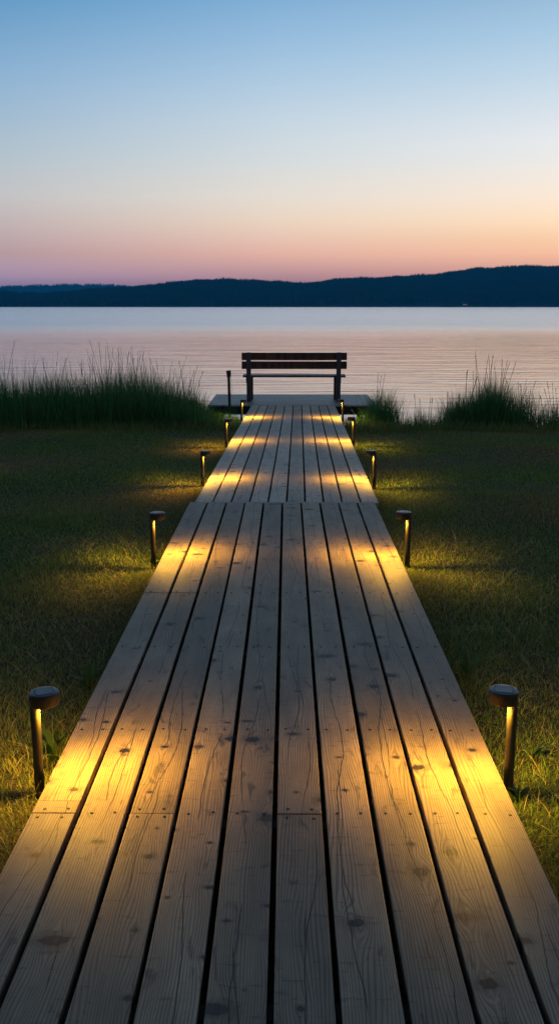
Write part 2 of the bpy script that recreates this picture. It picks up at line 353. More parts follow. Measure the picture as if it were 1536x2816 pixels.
# ------------------------------------------------------------------ far hills and their forest
sky_main = [(-900, 770), (-500, 780), (-200, 794), (0, 800), (60, 803), (120, 806), (180, 803), (240, 798), (285, 791), (310, 793), (340, 790), (400, 785), (470, 777), (510, 771), (607, 767), (711, 769), (787, 776), (850, 777),
            (907, 769), (984, 763), (1093, 761), (1181, 753), (1257, 745), (1312, 736), (1400, 731), (1536, 730), (1750, 735), (2000, 760), (2600, 750)]
sky_far = [(-900, 800), (-300, 790), (0, 786), (100, 782), (200, 780), (300, 781), (370, 785), (600, 800), (1200, 800), (2600, 800)]
def hill(name, pts, shore, crest, back, tree_h, seedv):
    px = np.array([p[0] for p in pts], float); py = np.array([p[1] for p in pts], float)
    def prof(xw, yw, D):
        ppx = 768 + xw / (D * math.cos(R(PITCH))) * FPX
        row = np.interp(ppx, px, py)
        return CAM_H - np.vectorize(ratio)(row) * D - tree_h
    X = np.linspace(-D_EXT * 4100, D_EXT * 4100, 520); Y = np.concatenate([np.linspace(shore - 30, crest, 27), np.linspace(crest + 40, back, 10)])
    top = prof(X, None, crest)
    rng = np.random.default_rng(seedv); rough = np.interp(X, np.linspace(X[0], X[-1], 60), rng.normal(0, 0.03, 60))
    def height(xw, yw):
        tp = np.interp(xw, X, top); r = np.interp(xw, X, rough)
        # shoreline wanders in small coves
        sh = shore + 6 * np.sin(xw * 0.011 + seedv) + 4 * np.sin(xw * 0.047)
        u = np.clip((yw - sh) / (crest - sh), 0, 1)
        zz = -1.5 + (tp + 1.5) * (np.clip(u, 0, 1) ** (0.62 + r))
        zz = np.where(yw > crest, tp - (yw - crest) * 0.02, zz)
        return zz
    gx, gy = np.meshgrid(X, Y); V = np.stack([gx.ravel(), gy.ravel(), height(gx.ravel(), gy.ravel())], 1)
    n = len(X); i = (np.arange(len(Y) - 1)[:, None] * n + np.arange(n - 1)[None, :]).ravel()
    o = link_mesh(name, np_mesh(name, V, np.stack([i, i + 1, i + n + 1, i + n], 1)), M_FOREST); tag(o, kind='structure')
    for p in o.data.polygons: p.use_smooth = True
    return height
D_EXT = 0.85
h_main = hill('hills', sky_main, 1480, 1950, 2600, 5.5, 3)
h_far = hill('hills_far_shore', sky_far, 3850, 4200, 4400, 7.0, 5)
def conifers(P, h, r, seedv, nside=6):
    """two stacked ragged cones per tree, all triangles"""
    rng = np.random.default_rng(seedv); N = len(P); Vs = []; Ts = []; o = 0
    for z0, z1, rs in ((0.05, 0.62, 1.0), (0.38, 1.0, 0.66)):
        a = np.arange(nside) / nside * 2 * math.pi
        ang = a[None, :] + rng.uniform(0, 6, (N, 1)); rad = (r * rs)[:, None] * rng.uniform(0.7, 1.25, (N, nside))
        ringx = P[:, 0:1] + rad * np.cos(ang); ringy = P[:, 1:2] + rad * np.sin(ang)
        ringz = P[:, 2:3] + (h * z0)[:, None] + rng.uniform(-0.05, 0.05, (N, nside)) * h[:, None]
        tip = np.stack([P[:, 0] + rng.uniform(-.15, .15, N) * r, P[:, 1], P[:, 2] + h * z1], 1)
        V = np.concatenate([np.stack([ringx, ringy, ringz], 2), tip[:, None, :]], 1).reshape(-1, 3)
        b = (np.arange(N) * (nside + 1))[:, None]; k = np.arange(nside)[None, :]
        T = np.stack([b + k, b + (k + 1) % nside, np.broadcast_to(b + nside, (N, nside))], 2).reshape(-1, 3)
        Vs.append(V); Ts.append(T + o); o += len(V)
    return np.concatenate(Vs), np.concatenate(Ts)
def forest(name, height, shore, crest, xext, n, hmin, hmax, seedv, label):
    rng = np.random.default_rng(seedv)
    x = rng.uniform(-xext, xext, n); y = shore + 8 + (crest + 30 - shore) * rng.uniform(0, 1, n) ** 0.9
    z = height(x, y); ok = z > -0.3; x, y, z = x[ok], y[ok], z[ok]
    clump = 0.5 + 0.5 * np.sin(x * 0.031 + 2 * np.sin(y * 0.02)) * np.sin(x * 0.087 + 1)
    h = rng.uniform(hmin, hmax, len(x)) * (0.75 + 0.4 * clump); r = h * rng.uniform(0.2, 0.36, len(x))
    V, T = conifers(np.stack([x, y, z], 1), h, r, seedv + 1)
    o = link_mesh(name, np_mesh(name, V, T), M_FOREST)
    tag(o, label, 'forest', kind='stuff'); return o
forest('forest', h_main, 1480, 1950, 900, 34000, 5, 9, 21, 'dark blue conifer forest covering the long ridge across the lake')
forest('forest', h_far, 3850, 4200, 1900, 16000, 6, 11, 22, 'paler teal forest on the farthest low hill behind the left of the ridge')

# ------------------------------------------------------------------ boardwalk
PW = 0.1450; NP_ = 10; WIDTH = 1.6; PITCHX = (WIDTH - PW) / (NP_ - 1)
def make_screw():
    bm = bmesh.new(); n = 12
    prof = [(0.0056, 0.0), (0.0056, 0.0012), (0.0048, 0.0016), (0.0018, 0.0010)]
    rings = [[bm.verts.new((r * math.cos(6.2832 * k / n), r * math.sin(6.2832 * k / n), z)) for k in range(n)] for r, z in prof]
    for a, b in zip(rings, rings[1:]):
        for k in range(n): bm.faces.new((a[k], a[(k + 1) % n], b[(k + 1) % n], b[k]))
    bm.faces.new(rings[-1])
    me = bpy.data.meshes.new('screw'); bm.to_mesh(me); bm.free(); me.materials.append(M_SCREW); return me
SCREW = make_screw()
def plank(parent, cx, y0, y1, mat, w=PW, th=0.034, seed=0.0, ztop=0.0, yaw=0.0):
    o = box('plank', -w / 2, w / 2, 0, y1 - y0, -th, 0, mat, parent, bev=0.0035, loc=(cx, y0, ztop))
    o['seed'] = seed; o.rotation_euler = (0, random.uniform(-.004, .004), yaw); return o
def screw(pl, lx, ly):
    s = bpy.data.objects.new('screw', SCREW); COL.objects.link(s); s.parent = pl; s.location = (lx, ly, 0.0002)
near = empty('boardwalk', (-0.038, 0, 0), (-0.0059, 0, -0.0074))
tag(near, 'near half of the long boardwalk, ten weathered lengthwise planks with screw heads and knots', 'boardwalk')
ROWS = [3.0, 3.67, 4.66, 5.62, 6.9]
JOINTS = {0: [3.0, 3.085, 5.62], 1: [5.62], 2: [3.0], 5: [3.0]}
for i in range(NP_):
    cx = -WIDTH / 2 + PW / 2 + i * PITCHX
    cuts = [-2.0] + JOINTS.get(i, []) + [8.47 + random.uniform(-.004, .004)]
    jit = random.uniform(-.0015, .0015); sd = random.random()
    for a, b in zip(cuts, cuts[1:]):
        short = b - a < 0.2
        pl = plank(near, cx + jit, a + 0.0015, b - 0.0015, M_DECK, seed=sd if short else (sd := random.random()), ztop=random.uniform(-.0015, .0015))
        for r_ in ROWS:
            for sx in (-1, 1):
                lx = sx * 0.040 + random.uniform(-.006, .006)
                if abs(a - r_) < 0.01: ly = r_ - a + 0.03
                elif abs(b - r_) < 0.01: ly = r_ - a - 0.03
                elif a + 0.1 < r_ < b - 0.1: ly = r_ - a
                else: continue
                screw(pl, lx, ly + random.uniform(-.006, .006))
for yj in [-1.5, -0.6, 0.3, 1.2, 2.1] + ROWS + [7.7, 8.40]:
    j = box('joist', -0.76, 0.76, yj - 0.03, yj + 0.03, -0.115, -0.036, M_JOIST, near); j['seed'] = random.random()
ya = math.atan2(0.2, 10.7)
far = empty('boardwalk', (xat(787.3, 8.49, -0.062), 8.49, -0.062), (-0.0184, 0, -0.0190))
tag(far, 'far half of the boardwalk, ten greyer planks sloping down to the bench platform', 'boardwalk')
for i in range(NP_):
    cx = -WIDTH / 2 + PW / 2 + i * PITCHX
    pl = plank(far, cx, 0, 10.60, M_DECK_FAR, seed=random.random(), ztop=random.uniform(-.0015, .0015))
for yj in [0.03, 1.2, 2.4, 3.6, 4.8, 6.0, 7.2, 8.4, 9.6, 10.5]:
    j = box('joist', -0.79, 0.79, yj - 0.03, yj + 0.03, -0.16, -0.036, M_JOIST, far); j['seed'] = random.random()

# ------------------------------------------------------------------ platform over the water
PZ = -0.255; PY0, PY1 = 19.10, 21.5
px0, px1 = xat(571.4, PY0, PZ), xat(1036.5, PY0, PZ)
plat = empty('bench_platform', ((px0 + px1) / 2, PY0, PZ), (0, 0, -0.004))
tag(plat, 'wide low timber platform over the water carrying the bench', 'platform')
hw = (px1 - px0) / 2; nb = 16; bw = (PY1 - PY0) / nb
for k in range(nb):
    o = box('plank', -hw, hw, 0, bw - 0.008, -0.03, 0, M_PLAT, plat, bev=0.003, loc=(0, k * bw, random.uniform(-.001, .001))); o['seed'] = random.random()
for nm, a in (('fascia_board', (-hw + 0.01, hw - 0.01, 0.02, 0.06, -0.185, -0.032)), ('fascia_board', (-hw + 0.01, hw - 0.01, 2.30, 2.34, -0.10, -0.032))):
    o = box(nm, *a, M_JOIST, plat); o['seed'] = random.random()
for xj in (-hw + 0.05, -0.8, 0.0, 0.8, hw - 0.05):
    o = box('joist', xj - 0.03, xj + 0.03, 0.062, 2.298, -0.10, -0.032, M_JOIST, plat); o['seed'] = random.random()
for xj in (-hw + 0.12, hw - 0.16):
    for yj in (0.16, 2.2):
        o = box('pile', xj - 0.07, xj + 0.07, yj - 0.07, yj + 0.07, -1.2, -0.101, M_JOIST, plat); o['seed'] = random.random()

# ------------------------------------------------------------------ bench
BY = 19.8; BZ = PZ
bx = xat((665 + 952) / 2, BY, 0.3)
bench = empty('bench', (bx, BY, BZ), (0, 0, -0.006))
tag(bench, 'dark wooden bench facing the lake, seen from behind on the platform', 'bench')
BW = 287 / FPX * 19.78 / 2                     # half width
lx_, rx_ = xat(683.2, BY, .2) - bx, xat(930.5, BY, .2) - bx
def brow(y): return CAM_H - ratio(y) * BY - BZ   # height above the platform at an image row
for a, b in ((990.8, 970.2), (1015.2, 994.4)):
    o = box('backrest_slat', -BW, BW, 0.045, 0.085, brow(a), brow(b), M_SLAT, bench, bev=0.004); o['seed'] = random.random()
zs = brow(1033.0) ; zb = brow(1038.8)
SYS = [0.10, 0.245, 0.39]
for k, sy in enumerate(SYS):
    o = box('seat_slat', -BW * 0.982, BW * 0.982, sy, sy + 0.135, zs - 0.042, zs, M_SEAT, bench, bev=0.004); o['seed'] = random.random()
for X in (lx_, rx_):
    s_ = -1 if X < 0 else 1
    bm = bmesh.new(); vs = box_bm(bm, X - 0.047, X + 0.047, -0.012, 0.042, 0.0, brow(969.0), 0.0)
    topz = brow(969.0)
    for v_ in vs:
        if v_.co.z > 1e-3:
            pass
        else:
            v_.co.x = X - s_ * 0.006 + (v_.co.x - X) * 0.94
    es = [e for e in bm.edges]
    bmesh.ops.bevel(bm, geom=es, offset=0.010, segments=3, affect='EDGES')
    bm_obj('back_post', bm, M_POST, bench)
    box('front_leg', X - 0.045 - s_ * 0.030, X + 0.045 - s_ * 0.030, 0.43, 0.49, 0.0, zs - 0.044, M_SLAT, bench, bev=0.004)
    box('seat_bracket', X - 0.075 - s_ * 0.004, X + 0.075 - s_ * 0.004, 0.046, 0.50, zs - 0.165, zs - 0.044, M_SLAT, bench, bev=0.006) if False else \
        box('seat_bracket', X - 0.070 - s_ * 0.006, X + 0.070 - s_ * 0.006, 0.30, 0.42, zs - 0.165, zs - 0.044, M_SLAT, bench, bev=0.006)
    box('seat_rail', X - 0.03, X + 0.03, 0.044, 0.298, zs - 0.11, zs - 0.044, M_POST, bench, bev=0.003)

# ------------------------------------------------------------------ path lamps
LAMP_H = 0.405; HR = 0.0525; HT = 0.047; PR = 0.0175
LIGHT_W = 29.0
def rounded_square_loop(bm, hwid, r, z, n=5):
    vs = []
    for cxs, cys, a0 in ((1, 1, 0), (-1, 1, 90), (-1, -1, 180), (1, -1, 270)):
        for k in range(n + 1):
            a = R(a0 + 90 * k / n); vs.append(bm.verts.new((cxs * (hwid - r) + r * math.cos(a), cys * (hwid - r) + r * math.sin(a), z)))
    return vs
def make_lamp(loc, side, tilt, label, h=LAMP_H):
    """side +1: the post stands left and the head reaches right (+x)."""
    root = empty('path_lamp', loc, (tilt[0], tilt[1], tilt[2]))
    tag(root, label, 'path lamp', 'solar path lamps lining both sides of the boardwalk')
    hx = side * (HR - PR)
    lathe('post', [(0, -0.14), (0.006, -0.12), (PR, -0.02), (PR, h - HT - 0.002)], M_LAMP, root, n=32)
    head = lathe('head', [(HR * 0.86, h - HT + 0.004), (HR * 0.86, h - HT), (HR - 0.002, h - HT), (HR, h - HT + 0.003), (HR, h - 0.004), (HR - 0.003, h - 0.0005)], M_LAMP, root, (hx, 0, 0), 56)
    lathe('cap', [(HR - 0.0031, h - 0.0008), (HR - 0.006, h), (0, h)], M_LAMPTOP, head, (0, 0, 0), 56)
    bm = bmesh.new(); vs = rounded_square_loop(bm, 0.030, 0.010, h + 0.0012); vb = rounded_square_loop(bm, 0.030, 0.010, h + 0.0002)
    n = len(vs); bm.faces.new(vs)
    for k in range(n): bm.faces.new((vb[k], vb[(k + 1) % n], vs[(k + 1) % n], vs[k]))
    sp = bm_obj('solar_panel', bm, M_PANEL, head, (0, 0, 0)); sp.rotation_euler = (0, 0, 0.3 * side)
    bm = bmesh.new(); a = rounded_square_loop(bm, 0.0335, 0.012, h + 0.0004); b = rounded_square_loop(bm, 0.0308, 0.0105, h + 0.0004)
    for k in range(n): bm.faces.new((a[k], a[(k + 1) % n], b[(k + 1) % n], b[k]))
    gr = bm_obj('panel_rim', bm, M_GROOVE, head, (0, 0, 0)); gr.rotation_euler = (0, 0, 0.3 * side)
    lathe('diffuser', [(HR * 0.855, h - HT + 0.006), (0, h - HT + 0.006)], M_LED, head, (0, 0, 0), 40)
    ld = bpy.data.lights.new('lamp_glow', 'SPOT'); ld.spot_size = R(166); ld.spot_blend = 0.5; ld.shadow_soft_size = 0.022; ld.energy = LIGHT_W; ld.color = (1.0, 0.495, 0.034)
    ld.use_nodes = True; lt = NT(ld.node_tree); le = ld.node_tree.nodes.get('Emission') or lt.n('ShaderNodeEmission')
    ns_ = lt.sep(lt.n('ShaderNodeTexCoord').outputs['Normal'])   # path optic: throws the light sideways, across the path and over the verge
    nz = lt.m('MAXIMUM', lt.m('ABSOLUTE', ns_[2]), 0.05)
    tx_ = lt.m('DIVIDE', lt.m('ABSOLUTE', ns_[0]), nz); ty_ = lt.m('DIVIDE', ns_[1], nz)
    prof = lt.m('MULTIPLY', lt.mr(tx_, 0.1, 1.5, 1.0, 3.6), lt.mr(tx_, 1.7, 3.8, 1.0, 0.42))
    lt.set(le.inputs['Strength'], lt.m('MULTIPLY', prof, lt.m('MAXIMUM', lt.m('EXPONENT', lt.m('MULTIPLY', lt.m('MULTIPLY', ty_, ty_), -0.25)), 0.68)))
    lo = bpy.data.objects.new('lamp_glow', ld); COL.objects.link(lo); lo.parent = root; lo.location = (hx * 1.4, 0, h - HT - 0.001); lo.rotation_euler = (0, 0, 0)
    return root
# (side, base px x, forward metres, top height factor)
LAMPS = [(+1, 112, 3.30, 'nearest path lamp on the left, its round cap over the edge plank'),
         (-1, 1394, 3.32, 'nearest path lamp on the right, round capped post lighting the rightmost plank'),
         (+1, 423, 6.60, 'second path lamp on the left, just in front of the step in the boardwalk'),
         (-1, 1118, 6.55, 'second path lamp on the right, just in front of the step in the boardwalk'),
         (+1, 557, 9.88, 'third path lamp on the left, first one beyond the step in the boardwalk'),
         (-1, 1027, 9.80, 'third path lamp on the right, first one beyond the step in the boardwalk'),
         (+1, 622, 13.2, 'fourth path lamp on the left, at the end of the lawn by the tall reeds'),
         (-1, 970.5, 13.2, 'fourth path lamp on the right, at the end of the lawn below the platform'),
         (+1, 664, 16.6, 'farthest small path lamp on the left, in front of the bench platform'),
         (-1, 941.5, 16.6, 'farthest small path lamp on the right, in front of the bench platform')]
tops = {4: 1240, 5: 1239, 6: 1152, 7: 1147, 8: 1099, 9: 1098, 0: 1902, 1: 1894, 2: 1409, 3: 1407}
lamp_pos = []
for k, (side, bxp, yy, lab) in enumerate(LAMPS):
    gz = float(ground_z(0.0, yy)) if yy < 15 else float(ground_z(0.0, yy)) + 0.05
    X = xat(bxp, yy, gz); gz = float(ground_z(X, yy)) + (0.0 if yy < 15 else 0.03)
    topz = CAM_H - ratio(tops[k]) * yy
    h = topz - gz
    make_lamp((X, yy, gz), side, (random.uniform(-.01, .01), random.uniform(-.008, .008), random.uniform(-.15, .15)), lab, h)
    lamp_pos.append((X, yy, gz)); print('lamp', k, round(X, 3), yy, 'gz', round(gz, 3), 'h', round(h, 3))

# tall unlit post with a box head in the reeds
ty = 18.85; tx = xat(632.5, ty, 0.2); tz = float(ground_z(tx, ty)) 
tp = empty('marker_post', (tx, ty, tz), (0, R(-1.2), 0)); tag(tp, 'tall slim dark post with a box head and hanging cord, standing left of the bench', 'post')
th = CAM_H - ratio(1018) * ty - tz
box('pole', -0.025, 0.025, -0.025, 0.025, -0.2, th - 0.1, M_BOXPOST, tp, bev=0.004)
bm = bmesh.new(); vs = box_bm(bm, -0.042, 0.042, -0.045, 0.045, th - 0.135, th, 0.0)
for v_ in vs:
    if v_.co.z > th - 0.01 and v_.co.x < 0: v_.co.z -= 0.012
    if v_.co.z < th - 0.1 and v_.co.x > 0: v_.co.z += 0.018
    if v_.co.z < th - 0.1 and v_.co.x < 0: v_.co.x += 0.010
bmesh.ops.bevel(bm, geom=list(bm.edges), offset=0.004, segments=2, affect='EDGES'); bm_obj('head', bm, M_BOXPOST, tp)
bm = bmesh.new(); pts = [(0.040, 0, th - 0.11), (0.045, 0, th - 0.25), (0.050, 0, th - 0.38), (0.040, 0, th - 0.46), (0.022, 0, th - 0.50)]
prev = None
for p in pts:
    ring = [bm.verts.new((p[0] + 0.003 * math.cos(a), p[1] + 0.003 * math.sin(a), p[2])) for a in (0, 1.57, 3.14, 4.71)]
    if prev:
        for k in range(4): bm.faces.new((prev[k], prev[(k + 1) % 4], ring[(k + 1) % 4], ring[k]))
    prev = ring
bm_obj('cord', bm, M_BOXPOST, tp)

# ------------------------------------------------------------------ lawn
def deck_mask(x, y):
    c = np.where(y < 8.48, -0.038 + 0.0074 * y, 0.0615 + 0.019 * (y - 8.49)); return np.abs(x - c) > 0.815
def patch(x, y, s, ph): return 0.5 + 0.25 * np.sin(x * s + ph + 1.3 * np.sin(y * s * 0.8 + ph)) + 0.25 * np.sin(y * s * 1.1 - ph + np.sin(x * s * 0.7))
def lawn(n, y0, y1, margin, hmin, hmax, wid, nseg, rng, curl=1.0, long_frac=0.0):
    xm = y1 * 0.285 + 0.75 + margin
    x = rng.uniform(-xm, xm, n); y = rng.uniform(y0, y1, n)
    ok = (np.abs(x) < y * 0.285 + 0.75 + margin) & deck_mask(x, y); x, y = x[ok], y[ok]; n = len(x)
    z = ground_z(x, y) - 0.003
    h = rng.uniform(hmin, hmax, n) * (0.7 + 0.6 * patch(x, y, 2.3, 0.4))
    lf = rng.random(n) < long_frac; tuft_ = patch(x, y, 4.7, 3.1) * patch(x * 1.3, y, 2.9, 1.0); h = np.where(lf, h * 1.9, h) * (0.75 + 1.1 * np.clip(tuft_ - 0.3, 0, 0.5))
    az = rng.uniform(0, 2 * math.pi, n)
    lean = rng.uniform(0.1, 0.75, n) * curl; bend = rng.uniform(0.2, 1.5, n) * curl
    dry = np.clip(rng.normal(0.32, 0.26, n) + 1.3 * (patch(x, y, 1.7, 2.0) - 0.5), 0, 1)[:, None]
    g = np.array([[0.13, 0.23, 0.035]]) * rng.uniform(0.4, 1.7, (n, 1)); b = np.array([[0.33, 0.245, 0.08]]) * rng.uniform(0.6, 1.4, (n, 1))
    col = g * (1 - dry) + b * dry
    pale = rng.random((n, 1)) < 0.07; col = np.where(pale, np.array([[0.42, 0.38, 0.20]]) * rng.uniform(0.6, 1.3, (n, 1)), col)
    return blades(np.stack([x, y, z], 1), h, np.full(n, wid) * rng.uniform(0.6, 1.3, n), az, lean, bend, nseg, col)
rng = np.random.default_rng(5)
parts = [lawn(230000, 1.9, 5.2, 0.5, 0.028, 0.060, 0.0030, 3, rng, 1.15, 0.11),
         lawn(260000, 5.2, 9.5, 0.4, 0.022, 0.045, 0.0042, 2, rng, 1.0, 0.03),
         lawn(300000, 9.5, 16.3, 0.5, 0.020, 0.040, 0.0065, 2, rng, 0.9, 0.02),
         lawn(60000, -1.5, 1.9, 0.8, 0.025, 0.05, 0.005, 2, rng)]
def fringe(x, y, h0, h1, wid, rng, drop=0.0):
    n = len(x); z = ground_z(x, y) - 0.004; dry = np.clip(rng.normal(0.3, 0.3, n), 0, 1)[:, None]
    col = (np.array([[0.12, 0.20, 0.035]]) * (1 - dry) + np.array([[0.33, 0.26, 0.10]]) * dry) * rng.uniform(0.5, 1.4, (n, 1))
    h = h0 + (h1 - h0) * rng.random(n) ** 2.2
    return blades(np.stack([x, y, z], 1), h, np.full(n, wid) * rng.uniform(0.6, 1.3, n), rng.uniform(0, 6.28, n), np.abs(rng.normal(0, 0.3, n)), rng.uniform(0.2, 1.9, n), 6, col, face=rng.uniform(0, 6.28, n), power=2)
n = 3600; y = 1.9 + 13.4 * rng.random(n) ** 1.3; sd_ = rng.choice([-1, 1], n); cdk = np.where(y < 8.48, -0.038 + 0.0074 * y, 0.0615 + 0.019 * (y - 8.49))
clus = patch(y * 3.0, sd_ * 2.0, 1.9, 0.7); x = cdk + sd_ * (0.825 + np.abs(rng.normal(0, 0.05, n))); ok = rng.random(n) < clus * 1.2
parts.append(fringe(x[ok], y[ok], 0.035, 0.15, 0.0032, rng))
n = 26000; x = rng.uniform(-6.3, 6.3, n); y = 15.15 + 0.9 * rng.random(n) ** 0.8 + 0.12 * np.sin(x * 3); ok = np.abs(x - 0.2) > 0.83
parts.append(fringe(x[ok], y[ok], 0.03, 0.22, 0.006, rng))
# loose taller tufts and long pale straws in the near lawn
n = 240; tx0 = rng.uniform(-4.2, 4.2, n); ty0 = rng.uniform(2.2, 14.5, n); x = (tx0[:, None] + rng.normal(0, 0.045, (n, 26))).ravel(); y = (ty0[:, None] + rng.normal(0, 0.045, (n, 26))).ravel()
ok = deck_mask(x, y) & (np.abs(x) < y * 0.285 + 1.1); parts.append(fringe(x[ok], y[ok], 0.03, 0.10, 0.0042, rng))
n = 5200; y = rng.uniform(2.0, 7.5, n); x = rng.uniform(-1, 1, n) * (y * 0.285 + 0.9); ok = deck_mask(x, y); x, y = x[ok], y[ok]; n = len(x)
parts.append(blades(np.stack([x, y, ground_z(x, y)], 1), rng.uniform(0.06, 0.14, n), np.full(n, 0.0022), rng.uniform(0, 6.28, n), rng.uniform(0.4, 1.1, n), rng.uniform(0.4, 1.3, n), 6, np.array([[0.55, 0.46, 0.2]]) * rng.uniform(0.5, 1.3, (n, 1)), face=rng.uniform(0, 6.28, n), power=4))
V, Q, C = merge(parts)
lw = link_mesh('lawn_grass', np_mesh('lawn_grass', V, Q, C), M_GRASS); tag(lw, 'short mown lawn with dry straw patches on both sides of the boardwalk', 'grass', kind='stuff')

# ------------------------------------------------------------------ reeds
def reed_parts(x, y, h, rng, wid=0.006, spread=0.25, droop=1.1, heads=0.05):
    n = len(x); z = ground_z(x, y) - 0.02
    az = rng.uniform(0, 2 * math.pi, n); lean = np.abs(rng.normal(0, spread, n)); bend = np.abs(rng.normal(0, droop * 0.5, n)) * np.clip(h, 0.2, 1.0)
    g = np.array([[0.062, 0.21, 0.058]]) * rng.uniform(0.5, 1.5, (n, 1)); b = np.array([[0.085, 0.075, 0.035]])
    dry = (rng.random((n, 1)) < 0.10) * rng.uniform(0.3, 1, (n, 1))
    out = [blades(np.stack([x, y, z], 1), h, np.full(n, wid) * rng.uniform(0.5, 1.4, n), az, lean, bend, 7, g * (1 - dry) + b * dry, face=rng.uniform(0, 6.28, n), power=2.2)]
    return out
def stems(x, y, h, rng, lean_s=0.12):
    """thin flowering stems with a ragged narrow seed head"""
    n = len(x); z = ground_z(x, y); az = rng.uniform(0, 6.28, n); lean = np.abs(rng.normal(0, lean_s, n)); bend = rng.uniform(0.0, 0.35, n)
    col = np.array([[0.04, 0.035, 0.02]]) * rng.uniform(0.6, 1.3, (n, 1)); base = np.stack([x, y, z], 1)
    out = [blades(base, h, np.full(n, 0.0065), az, lean, bend, 8, col, face=np.zeros(n), power=6)]
    # seed head: short side blades along the top 18 %
    for f_ in np.linspace(0.84, 0.985, 9):
        k = 8; tt = np.linspace(0, 1, k + 1); th = lean[:, None] + bend[:, None] * tt[None, :] ** 1.3
        ds = (h / k)[:, None]; r = np.concatenate([np.zeros((n, 1)), np.cumsum(np.sin(th[:, :-1]) * ds, 1)], 1); zz = np.concatenate([np.zeros((n, 1)), np.cumsum(np.cos(th[:, :-1]) * ds, 1)], 1)
        ri = np.array([np.interp(f_, tt, r[i]) for i in range(n)]); zi = np.array([np.interp(f_, tt, zz[i]) for i in range(n)])
        p = np.stack([x + ri * np.cos(az), y + ri * np.sin(az), z + zi], 1)
        out.append(blades(p, rng.uniform(0.02, 0.05, n), np.full(n, 0.008), rng.uniform(0, 6.28, n), rng.uniform(0.15, 0.5, n), rng.uniform(0, 0.6, n), 2, col))
    return out
rng = np.random.default_rng(31)
def left_h(x):                                # dense height of the bed along x
    return np.interp(x, [-9, -4.8, -3.5, -2.5, -1.6, -1.3, -1.15, -0.6], [1.25, 1.25, 1.2, 1.26, 1.02, 0.75, 0.42, 0.32])
n = 23000; x = rng.uniform(-8.0, -1.0, n); x[:1200] = rng.uniform(-1.35, -0.66, 1200); y = rng.uniform(15.75, 18.0, n) + 0.15 * np.sin(x * 2)
h = left_h(x) * rng.uniform(0.5, 1.04, n) * np.clip(0.55 + (y - 15.7) * 0.5, 0.55, 1.0) * (0.92 + 0.12 * np.sin(x * 3.1) * np.sin(x * 1.3 + 1))
p_ = reed_parts(x, y, h, rng, 0.009, 0.16, 1.0)
n = 1500; x = rng.uniform(-7.5, -1.3, n); y = rng.uniform(16.2, 18.0, n); h = left_h(x) * (0.85 + 0.42 * rng.random(n) ** 2.5); p_ += reed_parts(x, y, h, rng, 0.0075, 0.12, 0.7)
cl = np.concatenate([rng.normal(c, 0.16, k) for c, k in ((-4.65, 10), (-3.4, 8), (-2.85, 16), (-2.45, 14), (-3.9, 6), (-5.6, 8), (-1.9, 6), (-1.5, 5))])
hs = np.interp(cl, [-6, -4.7, -3.6, -2.85, -2.2, -1.4], [1.42, 1.5, 1.32, 1.62, 1.38, 1.05]) * rng.uniform(0.82, 1.06, len(cl))
p_ += stems(cl, rng.uniform(16.6, 17.6, len(cl)), hs, rng)
V, Q, C = merge(p_); rb = link_mesh('reed_bed', np_mesh('reed_bed', V, Q, C), M_REED)
tag(rb, 'tall dense dark green reed bed along the shore left of the platform', 'reeds', kind='stuff')

def clump(label, specs, stemspec, seedv, droop=1.0):
    rng = np.random.default_rng(seedv); pp = []
    for (x0, x1, y0, y1, n, h0, h1, wd_) in specs:
        u = rng.normal(0.5, 0.24, n).clip(0, 1); x = x0 + (x1 - x0) * u; y = rng.uniform(y0, y1, n)
        h = rng.uniform(h0, h1, n) * (1 - 0.5 * np.abs(u - 0.5) * 2 * rng.uniform(0.0, 1, n))
        pp += reed_parts(x, y, h, rng, wd_, 0.22, droop)
    for (xc, sg, n, h0, h1, yy) in stemspec:
        pp += stems(rng.normal(xc, sg, n), rng.uniform(yy - .2, yy + .2, n), rng.uniform(h0, h1, n), rng, 0.10)
    V, Q, C = merge(pp); o = link_mesh('grass_clump', np_mesh('grass_clump', V, Q, C), M_REED)
    tag(o, label, 'grass clump', 'wild grass clumps on the right shore'); return o
def X_(px, y=16.4): return xat(px, y, 0.0)
clump('wild grass clump leaning against the right corner of the platform', [(X_(1005), X_(1100), 16.0, 17.2, 1300, 0.32, 0.76, 0.006)], [(X_(1040), 0.03, 3, 0.85, 1.0, 16.6)], 41, 1.2)
clump('low thin grass clump in the gap of open water, lowest of the right shore', [(X_(1085), X_(1235), 16.0, 16.7, 420, 0.18, 0.44, 0.005)], [(X_(1165), 0.12, 4, 0.42, 0.58, 16.3)], 42, 1.2)
clump('tallest bushy grass clump on the right shore with feathery seed stems', [(X_(1215), X_(1470), 15.9, 17.2, 3000, 0.38, 0.78, 0.006), (X_(1290), X_(1430), 16.1, 17.0, 1400, 0.6, 1.02, 0.006), (X_(1320), X_(1380), 16.2, 16.9, 260, 0.8, 1.15, 0.0055), (X_(1400), X_(1480), 16.1, 16.9, 420, 0.5, 0.9, 0.0055), (X_(1225), X_(1290), 16.1, 16.9, 380, 0.4, 0.8, 0.0055)],
      [(X_(1330), 0.05, 5, 1.15, 1.32, 16.6), (X_(1375), 0.06, 8, 1.05, 1.25, 16.6), (X_(1300), 0.10, 6, 0.85, 1.05, 16.6), (X_(1440), 0.10, 8, 0.75, 1.0, 16.6)], 43, 0.9)
clump('sparse grass clump at the right edge beyond the tallest clump', [(X_(1440), X_(1640), 15.9, 17.0, 1200, 0.28, 0.70, 0.006)], [(X_(1520), 0.12, 9, 0.65, 0.92, 16.4)], 44, 1.0)
clump('bushy grass clump between the low gap clump and the tallest clump', [(X_(1215), X_(1330), 15.9, 16.8, 900, 0.25, 0.58, 0.006)], [(X_(1240), 0.08, 4, 0.55, 0.68, 16.3)], 45, 1.3)
